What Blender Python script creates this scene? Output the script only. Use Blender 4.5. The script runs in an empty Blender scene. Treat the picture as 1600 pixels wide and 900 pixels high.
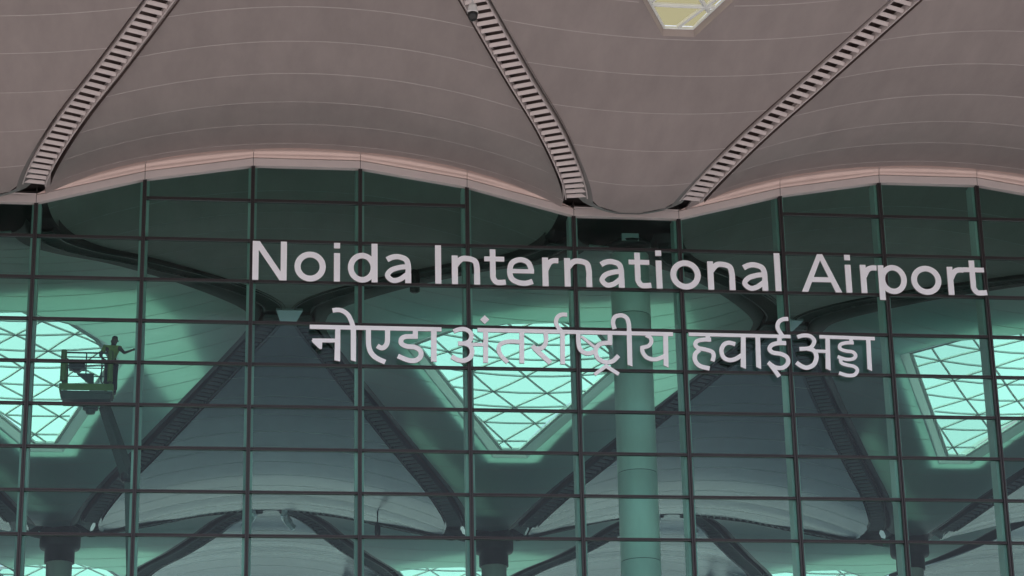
import bpy, bmesh, math, random
from mathutils import Vector, Matrix
from mathutils.geometry import delaunay_2d_cdt
random.seed(7)
scene = bpy.context.scene
col = scene.collection
R = math.radians

# ------------------------------------------------------------------ camera
CAM = Vector((5.2416, -64.0126, 1.6)); YAW, PIT, ROLL, FPX = 0.12466, 0.348453, -0.021266, 3814.667
fw = Vector((math.sin(YAW)*math.cos(PIT), math.cos(YAW)*math.cos(PIT), math.sin(PIT)))
r0 = Vector((math.cos(YAW), -math.sin(YAW), 0)); u0 = r0.cross(fw)
rt = r0*math.cos(ROLL) + u0*math.sin(ROLL); up = u0*math.cos(ROLL) - r0*math.sin(ROLL)
cd = bpy.data.cameras.new('camera'); cam = bpy.data.objects.new('camera', cd); col.objects.link(cam)
cam.matrix_world = Matrix(((rt.x, up.x, -fw.x, CAM.x), (rt.y, up.y, -fw.y, CAM.y), (rt.z, up.z, -fw.z, CAM.z), (0, 0, 0, 1)))
cd.sensor_width = 36; cd.lens = FPX/1600*36; cd.clip_start = .5; cd.clip_end = 6000
scene.camera = cam

# ------------------------------------------------------------------ sky, sun, exposure
SUN_EL, SUN_AZ = 58, 285          # azimuth measured clockwise from +Y
w = bpy.data.worlds.new('World'); scene.world = w; w.use_nodes = True
nt = w.node_tree; nt.nodes.clear()
sky = nt.nodes.new('ShaderNodeTexSky'); sky.sky_type = 'NISHITA'; sky.sun_disc = False
sky.sun_elevation = R(SUN_EL); sky.sun_rotation = R(SUN_AZ); sky.dust_density = 4.0; sky.air_density = 1.0
hs = nt.nodes.new('ShaderNodeHueSaturation'); hs.inputs['Saturation'].default_value = .55
bg = nt.nodes.new('ShaderNodeBackground'); bg.inputs['Strength'].default_value = .15
wo = nt.nodes.new('ShaderNodeOutputWorld')
nt.links.new(sky.outputs[0], hs.inputs['Color']); nt.links.new(hs.outputs[0], bg.inputs[0]); nt.links.new(bg.outputs[0], wo.inputs[0])
sd = bpy.data.lights.new('sun', 'SUN'); sd.energy = 1.4; sd.angle = R(12); sd.color = (1, .95, .88)
sun = bpy.data.objects.new('sun', sd); col.objects.link(sun)
dirn = Vector((math.sin(R(SUN_AZ))*math.cos(R(SUN_EL)), math.cos(R(SUN_AZ))*math.cos(R(SUN_EL)), math.sin(R(SUN_EL))))
sun.rotation_euler = dirn.to_track_quat('Z', 'Y').to_euler(); sun.location = (0, -40, 80)
vs = scene.view_settings; vs.view_transform = 'Standard'; vs.look = 'None'; vs.gamma = 1; vs.exposure = 1.06
scene.cycles.max_bounces = 10; scene.cycles.transparent_max_bounces = 16; scene.cycles.diffuse_bounces = 5
scene.cycles.caustics_reflective = False; scene.cycles.caustics_refractive = False

# ------------------------------------------------------------------ helpers
def at(px, py, Y):                # point of the photograph's ray that lies at depth Y
    d = fw + rt*((px-800)/FPX) - up*((py-450)/FPX)
    return CAM + d*((Y-CAM.y)/d.y)
def tag(o, label=None, cat=None, group=None, kind=None):
    for k, v in (('label', label), ('category', cat), ('group', group), ('kind', kind)):
        if v: o[k] = v
    return o
def empty(name, loc=(0, 0, 0), label=None, cat=None, group=None):
    o = bpy.data.objects.new(name, None); col.objects.link(o); o.location = loc; o.empty_display_size = .3
    return tag(o, label, cat, group)
def link(name, me, m=None, parent=None):
    if m is not None and not me.materials: me.materials.append(m)
    o = bpy.data.objects.new(name, me); col.objects.link(o)
    if parent is not None:
        o.parent = parent
        # vertices are written in world space: undo the parents' offset
        p = parent; off = Vector((0, 0, 0))
        while p is not None: off += Vector(p.location); p = p.parent
        o.location = -off
    return o
def mesh(name, vs_, fs, m=None, parent=None, smooth=False):
    me = bpy.data.meshes.new(name); me.from_pydata([tuple(v) for v in vs_], [], fs); me.validate()
    bm = bmesh.new(); bm.from_mesh(me); bmesh.ops.recalc_face_normals(bm, faces=bm.faces); bm.to_mesh(me); bm.free()
    if smooth: me.polygons.foreach_set('use_smooth', [True]*len(me.polygons))
    return link(name, me, m, parent)
class MB:
    def __init__(s): s.v = []; s.f = []
    def add(s, vs_, fs):
        n = len(s.v); s.v += [tuple(v) for v in vs_]; s.f += [tuple(i+n for i in f) for f in fs]
    def box(s, a, b):
        x0, y0, z0 = a; x1, y1, z1 = b
        s.add([(x0,y0,z0),(x1,y0,z0),(x1,y1,z0),(x0,y1,z0),(x0,y0,z1),(x1,y0,z1),(x1,y1,z1),(x0,y1,z1)],
              [(0,3,2,1),(4,5,6,7),(0,1,5,4),(1,2,6,5),(2,3,7,6),(3,0,4,7)])
    def tube(s, pts, r, n=8, caps=True):
        pts = [Vector(p) for p in pts]; rs = r if isinstance(r, (list, tuple)) else [r]*len(pts)
        rings = []
        ref = Vector((0, 0, 1))
        for i, p in enumerate(pts):
            t = (pts[min(i+1, len(pts)-1)]-pts[max(i-1, 0)]).normalized()
            rf = ref if abs(t.dot(ref)) < .95 else Vector((1, 0, 0))
            a = t.cross(rf).normalized(); b = t.cross(a)
            rings.append([p+(a*math.cos(2*math.pi*(k+.5)/n)+b*math.sin(2*math.pi*(k+.5)/n))*rs[i] for k in range(n)])
        vs_ = [v for rg in rings for v in rg]; fs = []
        for i in range(len(pts)-1):
            for k in range(n): fs.append((i*n+k, i*n+(k+1) % n, (i+1)*n+(k+1) % n, (i+1)*n+k))
        if caps: fs += [tuple(range(n)), tuple((len(pts)-1)*n+k for k in range(n-1, -1, -1))]
        s.add(vs_, fs)
    def lathe(s, c, prof, n=24):      # prof: (radius, z) pairs about the vertical through c
        vs_ = [(c[0]+r*math.cos(2*math.pi*k/n), c[1]+r*math.sin(2*math.pi*k/n), c[2]+z) for r, z in prof for k in range(n)]
        fs = [(i*n+k, i*n+(k+1) % n, (i+1)*n+(k+1) % n, (i+1)*n+k) for i in range(len(prof)-1) for k in range(n)]
        fs += [tuple(range(n-1, -1, -1)), tuple((len(prof)-1)*n+k for k in range(n))]
        s.add(vs_, fs)
    def build(s, name, m, parent=None, smooth=False): return mesh(name, s.v, s.f, m, parent, smooth)
def catmull(pts, n=8, closed=False):
    P = [Vector(p) for p in pts]; out = []; N = len(P)
    rng = range(N) if closed else range(N-1)
    for i in rng:
        if closed: p0, p1, p2, p3 = P[(i-1) % N], P[i], P[(i+1) % N], P[(i+2) % N]
        else: p0, p1, p2, p3 = P[max(i-1, 0)], P[i], P[i+1], P[min(i+2, N-1)]
        for k in range(n):
            t = k/n
            out.append(.5*((2*p1)+(p2-p0)*t+(2*p0-5*p1+4*p2-p3)*t*t+(3*p1-p0-3*p2+p3)*t**3))
    if not closed: out.append(P[-1])
    return out
def lerp_tab(T, x):
    if x <= T[0][0]: return T[0][1:]
    for a, b in zip(T, T[1:]):
        if x <= b[0]:
            t = (x-a[0])/(b[0]-a[0]); return tuple(p+(q-p)*t for p, q in zip(a[1:], b[1:]))
    return T[-1][1:]
def sm_tab(T, x, h=.5):           # smoothed table lookup
    if x <= T[0][0]: return T[0][1:]
    if x >= T[-1][0]: return T[-1][1:]
    i = next(k for k in range(len(T)-1) if x <= T[k+1][0])
    p1, p2 = T[i], T[i+1]; p0 = T[i-1] if i else p1; p3 = T[i+2] if i+2 < len(T) else p2
    dx = p2[0]-p1[0]; t = (x-p1[0])/dx; out = []
    for k in range(1, len(p1)):
        m1 = (p2[k]-p0[k])/(p2[0]-p0[0]) if i else 0.0
        m2 = (p3[k]-p1[k])/(p3[0]-p1[0]) if i+2 < len(T) else (p2[k]-p1[k])/dx
        out.append((2*t**3-3*t*t+1)*p1[k]+(t**3-2*t*t+t)*dx*m1+(-2*t**3+3*t*t)*p2[k]+(t**3-t*t)*dx*m2)
    return tuple(out)

# ------------------------------------------------------------------ materials
def mat(name, color, rough=.6, metal=0., noise=0., nscale=3., bump=0., bscale=40., spec=.5, streak=None, randv=0.):
    m = bpy.data.materials.new(name); m.use_nodes = True; n = m.node_tree.nodes; l = m.node_tree.links
    b = n['Principled BSDF']; b.inputs['Roughness'].default_value = rough; b.inputs['Metallic'].default_value = metal
    b.inputs['Specular IOR Level'].default_value = spec; b.inputs['Base Color'].default_value = (*color, 1)
    tc = n.new('ShaderNodeTexCoord')
    if noise:
        mp = n.new('ShaderNodeMapping'); l.new(tc.outputs['Object'], mp.inputs[0])
        if streak: mp.inputs['Scale'].default_value = streak
        t = n.new('ShaderNodeTexNoise'); t.inputs['Scale'].default_value = nscale; t.inputs['Detail'].default_value = 6; t.inputs['Roughness'].default_value = .65
        l.new(mp.outputs[0], t.inputs[0])
        rp = n.new('ShaderNodeMapRange'); rp.inputs[1].default_value = .25; rp.inputs[2].default_value = .75
        rp.inputs[3].default_value = 1-noise; rp.inputs[4].default_value = 1+noise
        l.new(t.outputs[0], rp.inputs[0])
        val = rp.outputs[0]
        if randv:
            oi = n.new('ShaderNodeObjectInfo'); r2 = n.new('ShaderNodeMapRange'); r2.inputs[3].default_value = 1-randv; r2.inputs[4].default_value = 1+randv
            l.new(oi.outputs['Random'], r2.inputs[0]); mm = n.new('ShaderNodeMath'); mm.operation = 'MULTIPLY'
            l.new(val, mm.inputs[0]); l.new(r2.outputs[0], mm.inputs[1]); val = mm.outputs[0]
        vm = n.new('ShaderNodeVectorMath'); vm.operation = 'SCALE'; vm.inputs[0].default_value = color
        l.new(val, vm.inputs['Scale']); l.new(vm.outputs[0], b.inputs['Base Color'])
    if bump:
        t2 = n.new('ShaderNodeTexNoise'); t2.inputs['Scale'].default_value = bscale; t2.inputs['Detail'].default_value = 4
        l.new(tc.outputs['Object'], t2.inputs[0])
        bp = n.new('ShaderNodeBump'); bp.inputs['Strength'].default_value = bump; bp.inputs['Distance'].default_value = .02
        l.new(t2.outputs[0], bp.inputs['Height']); l.new(bp.outputs[0], b.inputs['Normal'])
    return m
M = {}
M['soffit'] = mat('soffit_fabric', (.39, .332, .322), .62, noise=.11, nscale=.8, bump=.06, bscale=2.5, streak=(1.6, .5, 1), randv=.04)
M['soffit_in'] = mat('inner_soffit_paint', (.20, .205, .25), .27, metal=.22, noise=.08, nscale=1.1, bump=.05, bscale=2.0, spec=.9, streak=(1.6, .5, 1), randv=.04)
M['lip'] = mat('lip_paint', (.22, .205, .20), .5, noise=.08, nscale=1.5)
M['seam'] = mat('seam_bead', (.55, .50, .49), .5, noise=.15, nscale=4)
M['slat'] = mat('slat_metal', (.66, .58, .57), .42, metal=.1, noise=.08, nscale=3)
M['dark'] = mat('dark_bronze', (.035, .028, .027), .55, noise=.2, nscale=4)
M['rim'] = mat('dark_gutter', (.06, .062, .06), .6, noise=.15, nscale=2)
M['trim'] = mat('trim_metal', (.64, .56, .55), .4, metal=.1, noise=.05, nscale=1.5)
M['cove'] = mat('cove_metal', (.66, .50, .455), .27, metal=.35, noise=.06, nscale=1.5)
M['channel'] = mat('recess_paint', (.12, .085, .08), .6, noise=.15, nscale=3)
M['mullion'] = mat('mullion_bronze', (.040, .033, .036), .42, metal=.2, noise=.15, nscale=5)
M['post'] = mat('post_paint', (.66, .68, .67), .45, noise=.06, nscale=2, streak=(1, 1, .2))
M['letter'] = mat('letter_paint', (.92, .91, .97), .5, noise=.03, nscale=2)
M['letter_side'] = mat('letter_return', (.30, .29, .30), .5, noise=.03, nscale=2)
M['column'] = mat('column_paint', (.88, .89, .86), .45, noise=.10, nscale=1.3, streak=(1, 1, .35), bump=.08, bscale=6)
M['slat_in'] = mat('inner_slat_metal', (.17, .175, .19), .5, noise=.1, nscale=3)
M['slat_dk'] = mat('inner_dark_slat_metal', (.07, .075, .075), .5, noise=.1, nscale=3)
M['bar'] = mat('skylight_bar_paint', (.8, .83, .81), .5, noise=.05)
M['plate'] = mat('white_steel', (.84, .85, .9), .25, metal=.5, noise=.04)
M['ground'] = mat('forecourt_concrete', (.36, .335, .32), .8, noise=.12, nscale=.4)
M['floor'] = mat('terminal_floor', (.06, .06, .06), .6, noise=.08, nscale=.6)
M['wall'] = mat('inner_wall', (.2, .2, .2), .7, noise=.06)
M['green'] = mat('lime_paint', (.20, .27, .07), .4, noise=.1, nscale=6)
M['grey'] = mat('machine_grey', (.10, .11, .11), .5, noise=.12, nscale=6)
M['black'] = mat('black_plastic', (.015, .015, .016), .35, noise=.1)
M['white'] = mat('white_plastic', (.75, .74, .74), .35, noise=.03)
M['skin'] = mat('skin', (.16, .085, .05), .55, noise=.08, nscale=12)
M['vest'] = mat('yellow_vest', (.42, .48, .10), .8, noise=.15, nscale=10)
M['trousers'] = mat('dark_cloth', (.03, .032, .036), .85, noise=.2, nscale=12)
M['hair'] = mat('hair', (.012, .010, .009), .6, noise=.2, nscale=30)
M['tyre'] = mat('rubber', (.02, .02, .02), .8, noise=.1)
def glassmat(name, tint, refl, rough=.02, var=.05, refl_tint=(.9, .95, 1), wav=0., dust=0.):
    m = bpy.data.materials.new(name); m.use_nodes = True; n = m.node_tree.nodes; l = m.node_tree.links; n.clear()
    out = n.new('ShaderNodeOutputMaterial'); mx = n.new('ShaderNodeMixShader')
    tr = n.new('ShaderNodeBsdfTransparent'); gl = n.new('ShaderNodeBsdfGlossy'); gl.inputs['Roughness'].default_value = rough
    gl.inputs['Color'].default_value = (*refl_tint, 1)
    oi = n.new('ShaderNodeObjectInfo'); mr = n.new('ShaderNodeMapRange'); mr.inputs[3].default_value = 1-var; mr.inputs[4].default_value = 1+var*.4
    l.new(oi.outputs['Random'], mr.inputs[0])
    sc = n.new('ShaderNodeVectorMath'); sc.operation = 'SCALE'; sc.inputs[0].default_value = tint
    l.new(mr.outputs[0], sc.inputs['Scale']); l.new(sc.outputs[0], tr.inputs['Color'])
    fr = n.new('ShaderNodeFresnel'); fr.inputs['IOR'].default_value = 1.5
    mu = n.new('ShaderNodeMath'); mu.operation = 'MULTIPLY'; mu.inputs[1].default_value = refl; mu.use_clamp = True
    l.new(fr.outputs[0], mu.inputs[0]); l.new(mu.outputs[0], mx.inputs[0]); l.new(tr.outputs[0], mx.inputs[1]); l.new(gl.outputs[0], mx.inputs[2])
    if wav:
        tc = n.new('ShaderNodeTexCoord'); t = n.new('ShaderNodeTexNoise'); t.inputs['Scale'].default_value = .7
        l.new(tc.outputs['Object'], t.inputs[0]); bp = n.new('ShaderNodeBump'); bp.inputs['Strength'].default_value = wav; bp.inputs['Distance'].default_value = .01
        l.new(t.outputs[0], bp.inputs['Height']); l.new(bp.outputs[0], gl.inputs['Normal'])
    if dust:
        tc = n.new('ShaderNodeTexCoord'); mp = n.new('ShaderNodeMapping'); mp.inputs['Scale'].default_value = (1.6, 1, .35); l.new(tc.outputs['Object'], mp.inputs[0])
        t = n.new('ShaderNodeTexNoise'); t.inputs['Scale'].default_value = 1.3; t.inputs['Detail'].default_value = 7; t.inputs['Roughness'].default_value = .7; l.new(mp.outputs[0], t.inputs[0])
        r2 = n.new('ShaderNodeMapRange'); r2.inputs[1].default_value = .35; r2.inputs[2].default_value = .75; r2.inputs[3].default_value = dust*.25; r2.inputs[4].default_value = dust*1.6; l.new(t.outputs[0], r2.inputs[0])
        df = n.new('ShaderNodeBsdfDiffuse'); df.inputs[0].default_value = (.42, .47, .50, 1); m2 = n.new('ShaderNodeMixShader')
        l.new(r2.outputs[0], m2.inputs[0]); l.new(mx.outputs[0], m2.inputs[1]); l.new(df.outputs[0], m2.inputs[2]); mx = m2
    l.new(mx.outputs[0], out.inputs[0]); return m
M['glass'] = glassmat('green_glass', (.45, .73, .66), .6, rough=.05, wav=.6, var=.16, dust=.024)
def linermat(name, f):
    m = mat(name, (.26, .27, .29), .34, spec=.9, noise=.1, nscale=.8, streak=(1.6, .5, 1)); n = m.node_tree.nodes; l = m.node_tree.links
    out = n['Material Output']; b = n['Principled BSDF']; tl = n.new('ShaderNodeBsdfTranslucent'); tl.inputs[0].default_value = (.66, .92, .80, 1); mx = n.new('ShaderNodeMixShader'); mx.inputs[0].default_value = f
    l.new(b.outputs[0], mx.inputs[1]); l.new(tl.outputs[0], mx.inputs[2]); l.new(mx.outputs[0], out.inputs[0]); return m
M['liner'] = linermat('thin_liner_fabric', .46)
M['reveal'] = linermat('reveal_liner', .16)
def panemat(name, tint, diff):
    m = bpy.data.materials.new(name); m.use_nodes = True; n = m.node_tree.nodes; l = m.node_tree.links; n.clear()
    out = n.new('ShaderNodeOutputMaterial'); mx = n.new('ShaderNodeMixShader'); tr = n.new('ShaderNodeBsdfTransparent'); tl = n.new('ShaderNodeBsdfTranslucent')
    tr.inputs[0].default_value = (*tint, 1); tl.inputs[0].default_value = (*tint, 1); mx.inputs[0].default_value = diff
    l.new(tr.outputs[0], mx.inputs[1]); l.new(tl.outputs[0], mx.inputs[2]); l.new(mx.outputs[0], out.inputs[0]); return m
M['sky_pane'] = panemat('fritted_skylight_glass', (.68, .95, .80), .3)
M['sky_pane_outer'] = panemat('yellowed_skylight_glass', (.27, .245, .135), .5)

# ------------------------------------------------------------------ setting
def sheet_plane(name, x0, x1, y0, y1, z, m):
    o = mesh(name, [(x0,y0,z),(x1,y0,z),(x1,y1,z),(x0,y1,z)], [(0,1,2,3)], m); o['kind'] = 'structure'; return o
sheet_plane('ground', -3000, 3000, -3000, 3000, 0, M['ground'])
sheet_plane('floor', -46, 70, .2, 66, .006, M['floor'])
up_ = MB(); up_.box((-46, 34, 16.4), (70, 65, 17)); o = up_.build('upper_floor', mat('upper_floor', (.76, .77, .84), .5, noise=.06)); o['kind'] = 'structure'
for x in (-46.4, 70.1):
    bw = MB(); bw.box((x, 0, 0), (x+.3, 66, 34)); o = bw.build('wall', M['wall']); o['kind'] = 'structure'

# ------------------------------------------------------------------ roof geometry
C1, PER = 7.479, 18.05            # centre of the first arch, distance between arches
COLX = C1 + PER/2                 # column line between the first and second arch
TD = [(0, 7.55, 27.08), (1.6, 7.45, 27.1), (3, 7.1, 27.25), (5, 6.26, 27.71), (7, 5.2, 28.26), (9, 4.2, 28.77), (12, 2.75, 29.5), (15, 1.4, 30.15), (17, .62, 30.45), (18, .5, 30.5)]
TB = [(36, 7.55, 27.1), (37, 7.4, 27.15), (38, 6.5, 27.6), (39, 4.9, 28.2), (40, 2.9, 28.9), (40.8, .7, 29.35), (41, .5, 29.4)]
TC = [(41, .5, 29.4), (42, 1.2, 29.45), (43, 1.95, 29.3), (44, 2.6, 29.05), (46, 3.8, 28.75), (50, 5.75, 28.6), (55, 7.2, 27.9), (60, 7.5, 27.4), (66, 7.5, 27.2)]
def strip(Y):                     # half width of an arch bay and height of the louvre strip at depth Y
    if Y <= 36:
        d = Y+36 if Y < -18 else -Y if Y < 0 else Y if Y < 18 else 36-Y
        return sm_tab(TD, max(d, 0), .6)
    if Y <= 41: return sm_tab(TB, Y, .3)
    return sm_tab(TC, Y, .6)
LW = .325                          # half width of a louvre strip
def arch_z(dx, Y):                # soffit height inside an arch bay, dx from its centre
    u, z = strip(Y); s = min(1, abs(dx)/max(u, .01))
    d = min(abs(Y), 5)/5; e = .5*(1-d*d*(3-2*d)) if abs(Y) < 5 else 0
    b = (1.62-.5*e)*(u/7.45)**2
    return z + e*(1-.6*s**6) + b*(1-s*s)
SAG = [(0, .12), (2, .2), (6, .25), (9, .45), (12, .9), (15, 1.5), (18, 1.75)]
def rowdist(Y):
    if Y <= 36: return Y+36 if Y < -18 else -Y if Y < 0 else Y if Y < 18 else 36-Y
    return min(abs(Y-36), 18)
def funnel_w(Y, inner=False):
    u, z = strip(Y); rim = .84 if inner else .46
    wv = PER/2-u-rim
    d = rowdist(Y)
    if Y <= 36 or Y < 40:
        d2 = abs(Y-36) if Y > 18 else d
        if d2 < 3.2:
            t = max(0, min(1, (d2-1.1)/2.1)); wv = min(wv, 1.75*math.sqrt(max(0, 1-(1-t)**2)))
    return max(wv, .02)
def funnel_z(dx, Y):
    u, z = strip(Y); wv = max(PER/2-u, .3); s = min(1, abs(dx)/wv)
    sg = sm_tab(SAG, rowdist(Y), 1.0)[0] if Y <= 36 else .25
    lip = 0
    return z - sg*(1-s*s) + .02

FAR = 34.4
SKY_POLY = [(-4.45, 18.0), (-3.3, 15.6), (-1.6, 14.0), (0.2, 13.6), (1.6, 15.0), (2.4, 17.3), (2.85, 19.6), (.45, 27.7), (-.35, 27.7)]  # (offset from column line, depth)
POLY_OUT = [(-1.95, 23.4), (1.45, 23.4), (.3, 26.5), (-.45, 26.5)]
def expand(P, d):
    cx_ = sum(p[0] for p in P)/len(P); cy_ = sum(p[1] for p in P)/len(P); A = sum(P[i-1][0]*P[i][1]-P[i][0]*P[i-1][1] for i in range(len(P))); sg = 1 if A > 0 else -1
    out = []
    for i in range(len(P)):
        a = Vector(P[i-1]); b = Vector(P[i]); c = Vector(P[(i+1) % len(P)]); n1 = Vector(((b-a).y, -(b-a).x)).normalized(); n2 = Vector(((c-b).y, -(c-b).x)).normalized()
        m = (n1+n2).normalized(); q = b+m*sg*d/max(.5, m.dot(n1)); out.append((q.x, q.y))
    return out
def in_poly(x, y, P):
    c = False; j = len(P)-1
    for i in range(len(P)):
        xi, yi = P[i]; xj, yj = P[j]
        if (yi > y) != (yj > y) and x < (xj-xi)*(y-yi)/(yj-yi)+xi: c = not c
        j = i
    return c
SH_T = .05
def soffit(name, cx, y0, y1, wf, zf, label, cat='roof soffit', group=None, seam_step=1.6, seam_phase=0., hole=None, nx=22, ny=6, fab='soffit'):
    """one roof sheet: panels between seams, each a part; a seam bead under every joint"""
    root = empty(name, (cx, (y0+y1)/2, zf(0, (y0+y1)/2)), label, cat, group)
    k0 = math.floor((y0-seam_phase)/seam_step)+1
    ys = [y0]+[seam_phase+k*seam_step for k in range(k0, 200) if seam_phase+k*seam_step < y1-.25 and seam_phase+k*seam_step > y0+.25]+[y1]
    for a, b in zip(ys, ys[1:]):
        ga = a+(.001 if a > y0 else 0); gb = b-(.001 if b < y1 else 0)
        vs2 = []; fs = []
        touch = hole and max(p[1] for p in hole) > ga and min(p[1] for p in hole) < gb
        if not touch:
            for j in range(ny+1):
                Y = ga+(gb-ga)*j/ny; wv = wf(Y)
                for i in range(nx+1):
                    vs2.append((wv*(2*i/nx-1), Y))
            for j in range(ny):
                for i in range(nx):
                    q = j*(nx+1)+i; fs.append((q, q+1, q+nx+2, q+nx+1))
        else:
            pts = []; edges = []
            L = [(-wf(ga+(gb-ga)*j/ny), ga+(gb-ga)*j/ny) for j in range(ny+1)]; Rr = [(wf(ga+(gb-ga)*j/ny), ga+(gb-ga)*j/ny) for j in range(ny+1)]
            bot = [(L[0][0]+(Rr[0][0]-L[0][0])*i/nx, ga) for i in range(1, nx)]; top = [(Rr[-1][0]+(L[-1][0]-Rr[-1][0])*i/nx, gb) for i in range(1, nx)]
            ring = L[:1]+bot+Rr+top+L[:0:-1]
            pts = [Vector(p) for p in ring]; n = len(ring); edges = [(i, (i+1) % n) for i in range(n)]
            h0 = len(pts); pts += [Vector(p) for p in hole]; edges += [(h0+i, h0+(i+1) % len(hole)) for i in range(len(hole))]
            for j in range(1, ny):
                Y = ga+(gb-ga)*j/ny
                for i in range(1, nx): pts.append(Vector((L[j][0]+(Rr[j][0]-L[j][0])*i/nx, Y)))
            r = delaunay_2d_cdt(pts, edges, [], 0, 1e-5)
            vs2 = [tuple(p) for p in r[0]]
            for f in r[2]:
                mx = sum(vs2[i][0] for i in f)/3; my = sum(vs2[i][1] for i in f)/3
                if in_poly(mx, my, ring) and not in_poly(mx, my, hole): fs.append(tuple(f))
            used = sorted({i for f in fs for i in f}); mp = {o_: k for k, o_ in enumerate(used)}
            vs2 = [vs2[i] for i in used]; fs = [tuple(mp[i] for i in f) for f in fs]
        if not fs: continue
        # thickness: a second skin SH_T above
        n = len(vs2); v3 = [(cx+x, y, zf(x, y)) for x, y in vs2]+[(cx+x, y, zf(x, y)+SH_T) for x, y in vs2]
        cnt = {}
        for f in fs:
            for i in range(len(f)):
                e = (f[i], f[(i+1) % len(f)]); cnt[tuple(sorted(e))] = cnt.get(tuple(sorted(e)), [])+[e]
        allf = list(fs)+[tuple(i+n for i in reversed(f)) for f in fs]
        for e in cnt.values():
            if len(e) == 1:
                a_, b_ = e[0]; q0 = len(v3); v3 += [v3[b_], v3[a_], v3[a_+n], v3[b_+n]]; allf.append((q0, q0+1, q0+2, q0+3))
        me = bpy.data.meshes.new('panel'); me.from_pydata(v3, [], allf)
        me.polygons.foreach_set('use_smooth', [i < len(fs) for i in range(len(allf))]); me.validate()
        link('panel', me, M[fab], root)
    for Y in ys[1:-1]:
        wv = wf(Y); bw_ = .021 if fab == 'soffit' else .014
        if wv < .3: continue
        runs = [[]]
        for i in range(41):
            x = wv*(2*i/40-1)
            if hole and in_poly(x, Y, hole): runs.append([])
            else: runs[-1].append((cx+x, Y, zf(x, Y)-.004))
        mb = MB()
        for rn in runs:
            if len(rn) > 1:
                vv = []
                for p in rn: vv += [(p[0], p[1]-bw_, p[2]+.005), (p[0], p[1], p[2]-.003), (p[0], p[1]+bw_, p[2]+.005)]
                ff = []
                for i in range(len(rn)-1):
                    q = i*3; ff += [(q, q+1, q+4, q+3), (q+1, q+2, q+5, q+4), (q+2, q, q+3, q+5)]
                mb.add(vv, ff)
        if mb.v: mb.build('seam', M['seam'], root)
    return root

def skirt(root, cx, y0, y1):
    for sd_ in (-1, 1):
        mb = MB(); a = []; b = []
        for i in range(41):
            Y = y0+(y1-y0)*i/40; x = cx+sd_*aw(Y); a.append((x, Y, arch_z(aw(Y), Y)+.002)); k = min(1, (y1-Y)/1.6); za = arch_z(aw(Y), Y); b.append((x+sd_*.012, Y, za+(strip(Y)[1]-.02-za)*k))
        ribbon(mb, a, b); mb.build('edge_lip', M['soffit'], root, True)
def tri_clip(poly, clip):
    out = list(poly)
    for i in range(len(clip)):
        ax, ay = clip[i]; bx, by = clip[(i+1) % len(clip)]
        inp, out = out, []
        if not inp: return []
        side = lambda p: (bx-ax)*(p[1]-ay)-(by-ay)*(p[0]-ax)
        for k in range(len(inp)):
            p, q = inp[k-1], inp[k]; sp, sq = side(p), side(q)
            if (sp >= 0) != (sq >= 0):
                t = sp/(sp-sq); out.append((p[0]+(q[0]-p[0])*t, p[1]+(q[1]-p[1])*t))
            if sq >= 0: out.append(q)
    return out
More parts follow.
